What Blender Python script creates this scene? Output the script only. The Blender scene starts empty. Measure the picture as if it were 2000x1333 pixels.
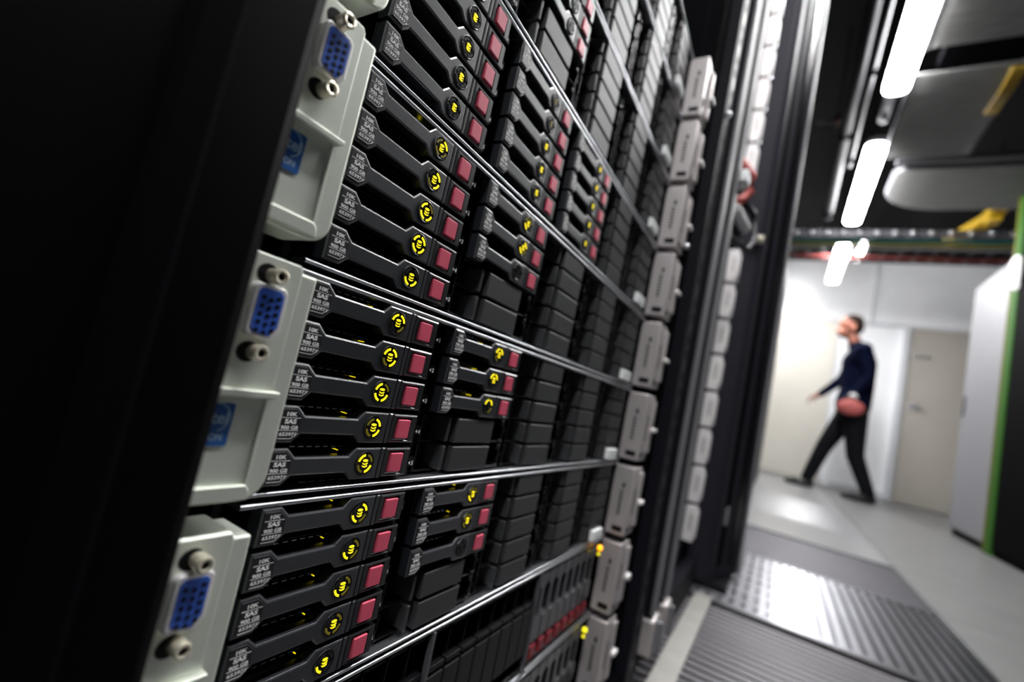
import bpy, bmesh, math, random
from mathutils import Vector, Matrix

random.seed(7)
C = bpy.context.scene.collection
sc = bpy.context.scene

# ---------------------------------------------------------------- camera, world, exposure
cam_d = bpy.data.cameras.new('camera')
cam = bpy.data.objects.new('camera', cam_d)
C.objects.link(cam)
sc.camera = cam
right = Vector((0.84825132, 0.48773395, 0.20636205))
down = Vector((0.12901284, 0.18761512, -0.97373315))
fwd = Vector((-0.51363935, 0.85259379, 0.09622083))
cam.matrix_world = Matrix(((right.x, -down.x, -fwd.x, 0.15927),
                           (right.y, -down.y, -fwd.y, -0.16119),
                           (right.z, -down.z, -fwd.z, -0.02973), (0, 0, 0, 1)))
cam_d.sensor_width = 36.0
cam_d.lens = 36.0 * 909.75 / 2000.0
cam_d.clip_start = 0.01
cam_d.clip_end = 40
cam_d.dof.use_dof = True
cam_d.dof.focus_distance = 0.215
cam_d.dof.aperture_fstop = 4.6

sc.view_settings.view_transform = 'Standard'
sc.view_settings.look = 'None'
sc.view_settings.gamma = 1.0
sc.view_settings.use_curve_mapping = False
sc.view_settings.exposure = 0.0

LAMP = 100.0          # radiance of the tube diffusers
world = bpy.data.worlds.new('world')
sc.world = world
world.use_nodes = True
bg = world.node_tree.nodes['Background']
bg.inputs[0].default_value = (0.5, 0.55, 0.65, 1)
bg.inputs[1].default_value = 0.005

# ---------------------------------------------------------------- materials
MATS = {}

def mat(name, col, rough=0.5, metal=0.0, bump=0.0, scale=800.0, var=0.0, emit=None, es=0.0, spec=0.5,
        aniso=None, coat=0.0):
    m = bpy.data.materials.new(name)
    m.use_nodes = True
    nt = m.node_tree
    b = nt.nodes['Principled BSDF']
    b.inputs['Base Color'].default_value = (*col, 1)
    b.inputs['Roughness'].default_value = rough
    b.inputs['Metallic'].default_value = metal
    b.inputs['Specular IOR Level'].default_value = spec
    if coat:
        b.inputs['Coat Weight'].default_value = coat
        b.inputs['Coat Roughness'].default_value = 0.24
    if emit:
        b.inputs['Emission Color'].default_value = (*emit, 1)
        b.inputs['Emission Strength'].default_value = es
    if bump or var:
        tc = nt.nodes.new('ShaderNodeTexCoord')
        mp = nt.nodes.new('ShaderNodeMapping')
        nt.links.new(tc.outputs['Object'], mp.inputs['Vector'])
        if aniso:
            mp.inputs['Scale'].default_value = aniso
        nz = nt.nodes.new('ShaderNodeTexNoise')
        nz.inputs['Scale'].default_value = scale
        nz.inputs['Detail'].default_value = 3
        nt.links.new(mp.outputs['Vector'], nz.inputs['Vector'])
        if bump:
            bp = nt.nodes.new('ShaderNodeBump')
            bp.inputs['Strength'].default_value = bump
            bp.inputs['Distance'].default_value = 0.0004
            nt.links.new(nz.outputs['Fac'], bp.inputs['Height'])
            nt.links.new(bp.outputs['Normal'], b.inputs['Normal'])
        if var:
            cr = nt.nodes.new('ShaderNodeValToRGB')
            cr.color_ramp.elements[0].position = 0.3
            cr.color_ramp.elements[1].position = 0.7
            cr.color_ramp.elements[0].color = (*[c * (1 - var) for c in col], 1)
            cr.color_ramp.elements[1].color = (*[min(1, c * (1 + var)) for c in col], 1)
            nt.links.new(nz.outputs['Fac'], cr.inputs['Fac'])
            nt.links.new(cr.outputs['Color'], b.inputs['Base Color'])
    MATS[name] = m
    return m


def fleck_plastic(name, col):
    """charcoal moulded plastic with fine metallic flecks"""
    m = mat(name, col, rough=0.40, bump=0.16, scale=1500, spec=1.0, coat=0.8)
    nt = m.node_tree
    b = nt.nodes['Principled BSDF']
    tc = nt.nodes.new('ShaderNodeTexCoord')
    v = nt.nodes.new('ShaderNodeTexVoronoi')
    v.inputs['Scale'].default_value = 1300
    nt.links.new(tc.outputs['Object'], v.inputs['Vector'])
    cr = nt.nodes.new('ShaderNodeValToRGB')
    cr.color_ramp.elements[0].position = 0.0
    cr.color_ramp.elements[0].color = (0.30, 0.33, 0.38, 1)
    cr.color_ramp.elements[1].position = 0.13
    cr.color_ramp.elements[1].color = (*col, 1)
    nt.links.new(v.outputs['Distance'], cr.inputs['Fac'])
    nt.links.new(cr.outputs['Color'], b.inputs['Base Color'])
    return m


def brushed(name, col, rough, an, metal, tangent):
    m = mat(name, col, rough=rough, metal=metal, var=0.10, scale=8)
    nt = m.node_tree
    b = nt.nodes['Principled BSDF']
    b.inputs['Anisotropic'].default_value = an
    cx = nt.nodes.new('ShaderNodeCombineXYZ')
    for i in range(3):
        cx.inputs[i].default_value = tangent[i]
    nt.links.new(cx.outputs[0], b.inputs['Tangent'])
    return m


handle_m = fleck_plastic('lever_plastic', (0.010, 0.012, 0.017))
housing_m = mat('housing_black', (0.004, 0.004, 0.006), rough=0.36, spec=0.9, coat=0.5)
cond_m = mat('conduit_grey', (0.035, 0.035, 0.04), rough=0.6, spec=0.2)
black_m = mat('black_plastic', (0.003, 0.003, 0.004), rough=0.4, spec=0.25)
gloss_m = mat('black_gloss', (0.003, 0.003, 0.004), rough=0.25, spec=0.35)
label_m = mat('label_black', (0.010, 0.010, 0.013), rough=0.42, bump=0.3, scale=2500)
print_m = mat('white_print', (0.92, 0.92, 0.92), rough=0.7)
blank_m = mat('blank_plastic', (0.030, 0.031, 0.033), rough=0.48, bump=0.08, scale=3000)
red_shade_m = mat('shaded_red_plastic', (0.20, 0.012, 0.022), rough=0.45)  # red plastic with the shade of the low servers painted into its colour
blank_shade_m = mat('shaded_blank_plastic', (0.009, 0.009, 0.010), rough=0.5, spec=0.3)  # darker copy of the blank plastic, shade of the low bays painted in
red_m = mat('red_plastic', (0.62, 0.080, 0.140), rough=0.42, bump=0.15, scale=2500)
steel_m = mat('silver_steel', (0.80, 0.82, 0.86), rough=0.30, metal=1.0, bump=0.05, scale=300)
ear_m = mat('ear_metal', (0.78, 0.82, 0.73), rough=0.45, metal=0.55, bump=0.10, scale=1800)
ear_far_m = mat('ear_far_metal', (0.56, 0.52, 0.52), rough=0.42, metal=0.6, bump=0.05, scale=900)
ear2_m = mat('ear_light_metal', (0.80, 0.77, 0.77), rough=0.45, metal=0.35, bump=0.05, scale=600)
screw_m = mat('plated_brass', (0.82, 0.77, 0.62), rough=0.25, metal=0.55)
shell_m = mat('port_shell', (0.85, 0.83, 0.84), rough=0.3, metal=0.35)
blue_m = mat('port_blue', (0.035, 0.11, 0.50), rough=0.4)
sticker_m = mat('sticker_blue', (0.02, 0.12, 0.40), rough=0.35)
stick_pr_m = mat('sticker_print', (0.45, 0.62, 0.80), rough=0.4)
yel_m = mat('lit_yellow', (0.9, 0.75, 0.02), rough=0.4, emit=(1.0, 0.80, 0.01), es=0.95)
yeld_m = mat('dim_yellow', (0.10, 0.085, 0.01), rough=0.4, emit=(1.0, 0.80, 0.02), es=0.07)
yelo_m = mat('unlit_lens', (0.014, 0.015, 0.016), rough=0.3)
orange_m = mat('lit_amber', (1.0, 0.5, 0.02), rough=0.4, emit=(1.0, 0.36, 0.0), es=2.2)
chart_m = mat('lit_chartreuse', (0.8, 0.8, 0.02), rough=0.4, emit=(0.85, 0.70, 0.0), es=1.1)
frame_m = mat('rack_black', (0.0020, 0.0020, 0.0028), rough=0.7, spec=0.02)
post_m = mat('post_black', (0.0008, 0.0008, 0.0012), rough=0.5, spec=0.06)
rail_m = mat('rail_powder', (0.007, 0.0065, 0.010), rough=0.6, spec=0.08)
purple_m = mat('door_powder', (0.016, 0.0145, 0.021), rough=0.55, spec=0.12, bump=0.1, scale=400)
edge_m = mat('bright_edge', (0.14, 0.14, 0.15), rough=0.55, metal=0.1)
wtag_m = mat('white_tag', (0.80, 0.82, 0.82), rough=0.5)
tile_dark_m = mat('vent_steel', (0.085, 0.08, 0.088), rough=0.42, metal=0.5, var=0.15, scale=6)
tile_mirror_m = brushed('vent_bright_steel', (0.24, 0.24, 0.26), 0.36, 0.97, 0.9, (0, 1, 0))
tile_gl_m = brushed('floor_gloss_laminate', (0.24, 0.24, 0.25), 0.36, 0.9, 0.25, (0, 1, 0))
tile_pan_m = brushed('vent_dull_steel', (0.10, 0.10, 0.11), 0.36, 0.97, 0.9, (0, 1, 0))
tile_mid_m = mat('vent_grey_steel', (0.055, 0.052, 0.062), rough=0.45, metal=0.5, var=0.12, scale=6)
tile_wh_m = mat('floor_laminate', (0.22, 0.22, 0.225), rough=0.35, var=0.08, scale=5, bump=0.05)
tile_wh2_m = mat('floor_laminate_matt', (0.15, 0.15, 0.148), rough=0.42, var=0.10, scale=5, bump=0.05)
under_m = mat('floor_void', (0.02, 0.02, 0.02), rough=0.8)
strip_m = mat('floor_strip', (0.28, 0.27, 0.25), rough=0.5, var=0.08, scale=20)
wall_m = mat('white_wall', (0.93, 0.94, 0.96), rough=0.6, var=0.03, scale=3)
walld_m = mat('grey_wall', (0.30, 0.30, 0.32), rough=0.7, var=0.05, scale=3)
beige_m = mat('beige_door', (0.68, 0.65, 0.58), rough=0.5, var=0.03, scale=3)
beige2_m = mat('taupe_door', (0.44, 0.41, 0.36), rough=0.5, var=0.03, scale=3)
trim_m = mat('pale_trim', (0.66, 0.67, 0.70), rough=0.5)
ceil_m = mat('black_ceiling', (0.002, 0.002, 0.0025), rough=0.9, spec=0.1)
duct_m = mat('tray_zinc', (0.26, 0.26, 0.255), rough=0.5, metal=0.2, var=0.18, scale=7, aniso=(1, 9, 1))
tube_m = mat('conduit_zinc', (0.09, 0.09, 0.10), rough=0.5, metal=0.3)
yduct_m = mat('yellow_plastic', (0.80, 0.50, 0.02), rough=0.45)
ycab2_m = mat('amber_cable', (0.38, 0.24, 0.02), rough=0.6)
teal_m = mat('teal_cable', (0.04, 0.45, 0.48), rough=0.5)
ycab_m = mat('yellow_cable', (0.70, 0.60, 0.08), rough=0.5)
rcab_m = mat('red_cable', (0.50, 0.10, 0.09), rough=0.5)
bcab_m = mat('black_cable', (0.01, 0.01, 0.012), rough=0.4)
green_m = mat('green_paint', (0.03, 0.11, 0.012), rough=0.6, spec=0.1)
lime_m = mat('lime_edge', (0.10, 0.11, 0.012), rough=0.6, spec=0.1)
cab_m = mat('white_cabinet', (0.24, 0.24, 0.26), rough=0.4, var=0.02, scale=3)
lamp_dim_m = mat('lamp_diffuser_dim', (0.9, 0.9, 0.9), rough=0.5, emit=(1.0, 1.0, 1.0), es=LAMP * .3)
lamp_m = mat('lamp_diffuser', (0.9, 0.9, 0.9), rough=0.5, emit=(1.0, 1.0, 1.0), es=LAMP)
skin_m = mat('skin', (0.34, 0.12, 0.075), rough=0.5)
lip_m = mat('lips', (0.45, 0.14, 0.12), rough=0.5)
hair_m = mat('dark_hair', (0.018, 0.010, 0.008), rough=0.8, spec=0.1, var=0.3, scale=60)
navy_m = mat('navy_knit', (0.0025, 0.004, 0.016), rough=0.9, spec=0.05, var=0.2, scale=40)
trou_m = mat('black_trousers', (0.002, 0.0022, 0.004), rough=0.8, spec=0.2)
shoe_m = mat('black_shoe', (0.006, 0.006, 0.007), rough=0.3)
eye_m = mat('eye_dark', (0.03, 0.02, 0.02), rough=0.2)
white_m = mat('shirt_white', (0.7, 0.7, 0.72), rough=0.7)

# ---------------------------------------------------------------- mesh helpers

class MB:
    def __init__(s):
        s.v = []
        s.f = []

    def add(s, vs, fs):
        o = len(s.v)
        s.v += [tuple(v) for v in vs]
        s.f += [tuple(i + o for i in f) for f in fs]
        return s

    def box(s, x0, x1, y0, y1, z0, z1):
        v = [(x, y, z) for x in (x0, x1) for y in (y0, y1) for z in (z0, z1)]
        return s.add(v, [(0, 1, 3, 2), (4, 6, 7, 5), (0, 4, 5, 1), (2, 3, 7, 6), (0, 2, 6, 4), (1, 5, 7, 3)])

    def prism_x(s, o, x0, x1):
        """outline o of (y,z) pairs, counter-clockwise seen from +x"""
        a = sum(o[i][0] * o[(i + 1) % len(o)][1] - o[(i + 1) % len(o)][0] * o[i][1] for i in range(len(o)))
        if a < 0:
            o = o[::-1]
        n = len(o)
        v = [(x0, y, z) for y, z in o] + [(x1, y, z) for y, z in o]
        f = [tuple(range(n, 2 * n)), tuple(reversed(range(n)))]
        f += [(i, (i + 1) % n, n + (i + 1) % n, n + i) for i in range(n)]
        return s.add(v, f)

    def loft_x(s, loops):
        """loops: list of (x, outline); same point count; ends capped"""
        n = len(loops[0][1])
        vs, fs = [], []
        for x, o in loops:
            vs += [(x, y, z) for y, z in o]
        for k in range(len(loops) - 1):
            for i in range(n):
                j = (i + 1) % n
                fs.append((k * n + i, k * n + j, (k + 1) * n + j, (k + 1) * n + i))
        fs.append(tuple(reversed(range(n))))
        k = (len(loops) - 1) * n
        fs.append(tuple(range(k, k + n)))
        return s.add(vs, fs)

    def prism_z(s, o, z0, z1):
        a = sum(o[i][0] * o[(i + 1) % len(o)][1] - o[(i + 1) % len(o)][0] * o[i][1] for i in range(len(o)))
        if a < 0:
            o = o[::-1]
        n = len(o)
        v = [(x, y, z0) for x, y in o] + [(x, y, z1) for x, y in o]
        f = [tuple(range(n, 2 * n)), tuple(reversed(range(n)))]
        f += [(i, (i + 1) % n, n + (i + 1) % n, n + i) for i in range(n)]
        return s.add(v, f)

    def ellipse_x(s, cy, cz, ry, rz, x0, x1, n=24):
        return s.prism_x([(cy + ry * math.cos(2 * math.pi * i / n), cz + rz * math.sin(2 * math.pi * i / n))
                          for i in range(n)], x0, x1)

    def arc_x(s, cy, cz, r0, r1, a0, a1, x0, x1, n=10):
        o = [(cy + r1 * math.cos(a0 + (a1 - a0) * i / n), cz + r1 * math.sin(a0 + (a1 - a0) * i / n)) for i in range(n + 1)]
        o += [(cy + r0 * math.cos(a1 - (a1 - a0) * i / n), cz + r0 * math.sin(a1 - (a1 - a0) * i / n)) for i in range(n + 1)]
        return s.prism_x(o, x0, x1)

    def torus_x(s, cy, cz, R, r, x, n=32, m=8, flat=1.0):
        vs, fs = [], []
        for i in range(n):
            a = 2 * math.pi * i / n
            for j in range(m):
                b = 2 * math.pi * j / m
                rr = R + r * math.cos(b)
                vs.append((x + r * flat * math.sin(b), cy + rr * math.cos(a), cz + rr * math.sin(a)))
        for i in range(n):
            for j in range(m):
                fs.append((i * m + j, ((i + 1) % n) * m + j, ((i + 1) % n) * m + (j + 1) % m, i * m + (j + 1) % m))
        return s.add(vs, fs)

    def tube(s, pts, r, n=10):
        pts = [Vector(p) for p in pts]
        rr = r if isinstance(r, (list, tuple)) else [r] * len(pts)
        vs, fs = [], []
        up = Vector((0, 0, 1))
        for i, p in enumerate(pts):
            d = (pts[min(i + 1, len(pts) - 1)] - pts[max(i - 1, 0)]).normalized()
            u = d.cross(up)
            if u.length < 0.05:
                u = d.cross(Vector((0, 1, 0)))
            u.normalize()
            w = d.cross(u)
            for j in range(n):
                a = 2 * math.pi * j / n
                vs.append(p + (u * math.cos(a) + w * math.sin(a)) * rr[i])
        for i in range(len(pts) - 1):
            for j in range(n):
                fs.append((i * n + j, i * n + (j + 1) % n, (i + 1) * n + (j + 1) % n, (i + 1) * n + j))
        fs.append(tuple(reversed(range(n))))
        k = (len(pts) - 1) * n
        fs.append(tuple(range(k, k + n)))
        return s.add(vs, fs)

    def ball(s, c, r, sx=1, sy=1, sz=1, n=16, m=10):
        vs, fs = [], []
        c = Vector(c)
        vs.append(c + Vector((0, 0, r * sz)))
        for i in range(1, m):
            t = math.pi * i / m
            for j in range(n):
                a = 2 * math.pi * j / n
                vs.append(c + Vector((sx * r * math.sin(t) * math.cos(a), sy * r * math.sin(t) * math.sin(a), sz * r * math.cos(t))))
        vs.append(c - Vector((0, 0, r * sz)))
        for j in range(n):
            fs.append((0, 1 + j, 1 + (j + 1) % n))
        for i in range(m - 2):
            for j in range(n):
                a = 1 + i * n + j
                b = 1 + i * n + (j + 1) % n
                fs.append((a, a + n, b + n, b))
        k = 1 + (m - 2) * n
        for j in range(n):
            fs.append((k + j, len(vs) - 1, k + (j + 1) % n))
        return s.add(vs, fs)

    def limb(s, a, b, ra, rb, n=16):
        """tapered capsule"""
        a, b = Vector(a), Vector(b)
        s.tube([a, a.lerp(b, .5), b], [ra, (ra + rb) / 2, rb], n)
        s.ball(a, ra)
        s.ball(b, rb)
        return s

    def mesh(s, name, m, bevel=0.0, seg=2, smooth=False, weld=False, ang=0.5):
        me = bpy.data.meshes.new(name)
        me.from_pydata(s.v, [], s.f)
        if bevel or weld:
            bm = bmesh.new()
            bm.from_mesh(me)
            if bevel:
                es = [e for e in bm.edges if len(e.link_faces) == 2 and e.calc_face_angle(0) > ang]
                res = bmesh.ops.bevel(bm, geom=es, offset=bevel, offset_type='OFFSET', segments=seg, profile=0.5,
                                      affect='EDGES', clamp_overlap=True)
                bm.normal_update()
                new = set(res['faces'])
                # hardened normals: flat faces stay flat, the rounded edges shade smoothly between them
                norms = []
                cache = {}
                for f in bm.faces:
                    for l in f.loops:
                        if f not in new:
                            norms.append(tuple(f.normal))
                            continue
                        v = l.vert
                        if v not in cache:
                            big = [g for g in v.link_faces if g not in new]
                            if len(big) == 1:
                                n = big[0].normal.copy()
                            elif big:
                                n = sum((g.normal for g in big), Vector())
                            else:
                                n = sum((g.normal for g in v.link_faces), Vector())
                            cache[v] = tuple(n.normalized()) if n.length > 1e-6 else tuple(f.normal)
                        norms.append(cache[v])
                for f in bm.faces:
                    f.smooth = True
            bm.to_mesh(me)
            bm.free()
            if bevel:
                me.normals_split_custom_set(norms)
        if smooth:
            for p in me.polygons:
                p.use_smooth = True
        me.materials.append(m)
        return me

    def build(s, name, m, parent=None, **k):
        return obj(name, s.mesh(name, m, **k), parent)


def ccw(o):
    a = sum(o[i][0] * o[(i + 1) % len(o)][1] - o[(i + 1) % len(o)][0] * o[i][1] for i in range(len(o)))
    return o if a > 0 else o[::-1]


def rect(y0, y1, z0, z1, d=0.0):
    return [(y0 + d, z0 + d), (y1 - d, z0 + d), (y1 - d, z1 - d), (y0 + d, z1 - d)]


def inset(o, d):
    """mitred inward offset of a counter-clockwise outline"""
    out = []
    n = len(o)
    for i in range(n):
        p0, p1, p2 = Vector(o[i - 1]), Vector(o[i]), Vector(o[(i + 1) % n])
        e1, e2 = (p1 - p0).normalized(), (p2 - p1).normalized()
        n1, n2 = Vector((-e1.y, e1.x)), Vector((-e2.y, e2.x))
        m = (n1 + n2)
        m = m / max(.25, m.dot(n1) if m.dot(n1) > 0 else .25)
        q = p1 + m * d
        out.append((q.x, q.y))
    return out


def obj(name, me, parent=None):
    o = bpy.data.objects.new(name, me)
    C.objects.link(o)
    if parent:
        o.parent = parent
    return o


def tag(o, label=None, cat=None, group=None, kind=None):
    if label:
        o['label'] = label
    if cat:
        o['category'] = cat
    if group:
        o['group'] = group
    if kind:
        o['kind'] = kind
    return o


def thing(name, label, cat, loc=(0, 0, 0), group=None):
    o = obj(name, None)
    o.location = loc
    return tag(o, label, cat, group)


def struct(name, mb, m, parent=None, **k):
    o = mb.build(name, m, parent, **k)
    if not parent:
        o['kind'] = 'structure'
    return o


_tc = {}

def text_geo(body, size, bold=0.0):
    """flat letter shapes as (verts2d, faces)"""
    key = (body, size, bold)
    if key in _tc:
        return _tc[key]
    cu = bpy.data.curves.new('lettering', 'FONT')
    cu.body = body
    cu.size = size
    cu.offset = bold
    cu.resolution_u = 3
    o = bpy.data.objects.new('lettering', cu)
    C.objects.link(o)
    dg = bpy.context.evaluated_depsgraph_get()
    me = bpy.data.meshes.new_from_object(o.evaluated_get(dg))
    vs = [(v.co.x, v.co.y) for v in me.vertices]
    fs = [tuple(p.vertices) for p in me.polygons]
    bpy.data.objects.remove(o)
    bpy.data.meshes.remove(me)
    bpy.data.curves.remove(cu)
    _tc[key] = (vs, fs)
    return _tc[key]


def put_text(mb, body, size, x, yc, z, bold=0.0, wid=None, mode='front'):
    """lettering on a face looking along +x, centred on yc, baseline z; wid squeezes it to a width.
    mode 'side': on a face looking along -y, text running up (x is then the y of the face)"""
    vs, fs = text_geo(body, size, bold)
    x0 = min(v[0] for v in vs)
    x1 = max(v[0] for v in vs)
    k = 1.0 if wid is None else wid / (x1 - x0)
    mb.add([(x, yc + (v[0] - (x0 + x1) / 2) * k, z + v[1]) for v in vs], fs)


# ================================================================= GEOMETRY OF THE RACK
U = 0.0889          # height of one server
CP = 0.0929         # pitch of the bay columns
RP = 0.0165         # pitch of the bay rows
TO = 0.0116         # top of server to centre of the first row
FLOOR = -0.41
mm = 0.001

# ---------------------------------------------------------------- structure
fb = MB().box(-1.6, 3.2, -3.2, 7.2, FLOOR - 0.06, FLOOR - 0.035)
floor = struct('floor', fb, under_m)

TX = [-1.21, -0.605, 0.0, 0.605, 1.21, 1.815, 2.42]
TY = [1.09 + 0.6 * k for k in range(-7, 10)]


def ribs_mb(x0, x1, y0, y1, along, pitch, w, rnd):
    mb = MB()
    z1 = FLOOR
    z0 = FLOOR - (0.012 if along == 'x' else .0039)
    if along == 'x':
        n = int((y1 - y0) / pitch)
        for i in range(n):
            c = y0 + pitch * (i + .5)
            if rnd:
                o = [(c - w, z0), (c + w, z0), (c + w, z1 - .003), (c + w * .6, z1 - .0006), (c, z1), (c - w * .6, z1 - .0006), (c - w, z1 - .003)]
            else:
                o = [(c - w, z0), (c + w, z0), (c + w, z1), (c - w, z1)]
            n0 = len(o)
            v = [(x0, a, b) for a, b in o] + [(x1, a, b) for a, b in o]
            f = [(j, (j + 1) % n0, n0 + (j + 1) % n0, n0 + j) for j in range(n0)]
            mb.add(v, f)
    else:
        n = int((x1 - x0) / pitch)
        for i in range(n):
            c = x0 + pitch * (i + .5)
            mb.box(c - w, c + w, y0, y1, z0, z1)
    return mb


wht = {}
for i in range(len(TX) - 1):
    for j in range(len(TY) - 1):
        x0, x1, y0, y1 = TX[i] + .0012, TX[i + 1] - .0012, TY[j] + .0012, TY[j + 1] - .0012
        if x0 > 1.9 and y1 < 3.5 or x0 < -0.6:
            continue
        j0 = round((TY[j] - 1.09) / 0.6)
        if i == 2 and -3 <= j0 <= 1:
            fr = MB()
            b = 0.012
            kind = {0: 'B', 1: 'C'}.get(j0, 'A')
            m = {'A': tile_dark_m, 'B': tile_mirror_m, 'C': tile_mid_m}[kind]
            fr.box(x0, x1, y0, y0 + b, FLOOR - .03, FLOOR)
            fr.box(x0, x1, y1 - b, y1, FLOOR - .03, FLOOR)
            fr.box(x0, x0 + b, y0 + b, y1 - b, FLOOR - .03, FLOOR)
            fr.box(x1 - b, x1, y0 + b, y1 - b, FLOOR - .03, FLOOR)
            t = fr.build('vent_tile', m, floor)
            zp = .0040 if kind == 'B' else .0121
            MB().box(x0 + b, x1 - b, y0 + b, y1 - b, FLOOR - .03, FLOOR - zp).build('tile_pan', tile_pan_m if kind == 'B' else under_m, t)
            if kind == 'B':
                # punched lattice: bars along the aisle, crossed by wider bars
                r = ribs_mb(x0 + b, x1 - b, y0 + b, y1 - b, 'y', 0.025, 0.0078, False)
                for q in range(7):
                    yy = y0 + b + (y1 - y0 - 2 * b) * (q + .5) / 7
                    r.box(x0 + b, x0 + .21, yy - .009, yy + .009, FLOOR - .0039, FLOOR - .0001)
            elif kind == 'A':
                r = ribs_mb(x0 + b, x1 - b, y0 + b, y1 - b, 'x', 0.025, 0.0072, True)
            else:
                r = ribs_mb(x0 + b, x1 - b, y0 + b, y1 - b, 'x', 0.025, 0.0092, True)
            ro = r.build('tile_rib', m, t)
            ro['kind'] = 'stuff'
        else:
            key = (i == 2) + (i == 2 and 3 <= j0 <= 4)
            if key not in wht:
                w, d = x1 - x0, y1 - y0
                wht[key] = MB().box(0, w, 0, d, -.03, 0).mesh('floor_tile', (tile_wh2_m, tile_wh_m, tile_gl_m)[key], bevel=.0008, seg=1)
            o = obj('floor_tile', wht[key], floor)
            o.location = (x0, y0, FLOOR)

struct('ceiling', MB().box(-1.6, 3.2, -3.2, 7.2, 2.40, 2.45), ceil_m)
WY = 6.77
struct('wall_back', MB().box(-1.6, 3.2, WY, WY + .1, FLOOR - .06, 2.4), wall_m)
struct('wall_front', MB().box(-1.6, 3.2, -3.3, -3.2, FLOOR - .06, 2.4), walld_m)
struct('wall_left', MB().box(-1.7, -1.6, -3.2, 7.2, FLOOR - .06, 2.4), ceil_m)
struct('wall_right', MB().box(3.2, 3.3, -3.2, 7.2, FLOOR - .06, 2.4), walld_m)
# panel joints and rails of the far wall
struct('trim_1', MB().box(-1.6, 3.2, WY - .035, WY, 1.606, 1.640), trim_m, bevel=.003)
struct('trim_2', MB().box(.915, .935, WY - .012, WY, 1.64, 2.4), trim_m, bevel=.002)
struct('trim_3', MB().box(.655, .72, WY - .05, WY, FLOOR, 1.606), wall_m, bevel=.004)
struct('trim_4', MB().box(1.24, 1.30, WY - .06, WY, FLOOR, 1.606), trim_m, bevel=.004)
struct('baseboard_back', MB().box(.64, 1.30, WY - .02, WY - .001, FLOOR, FLOOR + .07), trim_m, bevel=.002)


def door(name, x0, x1, m, hx, side, side_plate=True):
    d = struct(name, MB().box(x0, x1, WY - .035, WY - .002, FLOOR + .006, 1.604), m, bevel=.003)
    f = MB().box(x0 - .022, x0 - .002, WY - .028, WY - .001, FLOOR, 1.606)
    f.box(x1 + .002, x1 + .022, WY - .028, WY - .001, FLOOR, 1.606)
    f.build('door_frame', trim_m, d, bevel=.002)
    h = MB().box(hx - .035, hx + .035, WY - .044, WY - .036, .66, .73)
    h.tube([(hx, WY - .04, .695), (hx, WY - .085, .695), (hx + .09 * side, WY - .085, .695)], .009)
    h.build('door_handle', steel_m, d)
    for z in ((1.28,) if side_plate else ()):
        g = MB().box(hx - .05, hx + .10, WY - .046, WY - .036, z - .018, z + .018)
        g.build('door_plate', steel_m, d, bevel=.002)
    return d


door('door_1', -.45, .612, beige_m, -.30, 1, False)
door('door_2', 1.325, 1.835, beige2_m, 1.40, 1)

# ================================================================= DRIVES
top = [(-48.4, 7.1), (-40.5, 7.1), (-36.5, 3.5), (-9.6, 3.4), (-6.0, 7.0), (8.8, 7.0)]
bot = [(8.8, -7.3), (-6.4, -7.2), (-10.0, -3.9), (-36.5, -3.6), (-40.2, -7.2), (-48.4, -7.2)]
lever_o = [(a * mm, b * mm) for a, b in top + bot]
lever_o = ccw(lever_o)
CH, CD = .00070, .00050        # chamfer: run across the face, depth
M_lever = MB().loft_x([(-.0055, lever_o), (-CD - .00012, lever_o), (-CD + .00005, inset(lever_o, .00008)), (-.00006, inset(lever_o, CH - .00004)), (0, inset(lever_o, CH + .0001))]).mesh('release_lever', handle_m)
plate_o = [(a * mm, b * mm) for a, b in [(-47.6, 5.9), (-41.2, 5.9), (-37.9, 3.0), (-37.9, -3.2), (-41.0, -6.1), (-47.6, -6.1)]]
M_plate = MB().prism_x(plate_o, -.0004, .00035).mesh('label_plate', label_m, bevel=.00025, seg=1)
tx = MB()
X_ = .00042
put_text(tx, '10K', 2.05 * mm, X_, -42.9 * mm, 3.3 * mm, .00006, 4.3 * mm)
put_text(tx, 'SAS', 2.35 * mm, X_, -42.9 * mm, 0.35 * mm, .00009, 5.0 * mm)
put_text(tx, '900 GB', 1.95 * mm, X_, -42.8 * mm, -1.85 * mm, .00005, 7.4 * mm)
put_text(tx, '653971', 1.90 * mm, X_, -43.0 * mm, -4.4 * mm, .00004, 7.0 * mm)
for zz in (2.55, -2.3):
    tx.box(.0003, X_, -47.0 * mm, -38.8 * mm, (zz - .09) * mm, (zz + .09) * mm)
tx.box(.0003, X_, -46.6 * mm, -41.3 * mm, -5.55 * mm, -5.38 * mm)
tx.prism_x([(-41.3 * mm, -5.55 * mm), (-38.6 * mm, -3.3 * mm), (-38.75 * mm, -3.15 * mm), (-41.35 * mm, -5.38 * mm)], .0003, X_)
M_text = tx.mesh('printed_text', print_m)
M_strip = MB().loft_x([(-.006, rect(9.5 * mm, 11.8 * mm, -7.4 * mm, 7.0 * mm)), (-.0006, rect(9.5 * mm, 11.8 * mm, -7.4 * mm, 7.0 * mm)), (-.0001, rect(9.5 * mm, 11.8 * mm, -7.4 * mm, 7.0 * mm, .0006))]).mesh('hinge_strip', handle_m)
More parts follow.
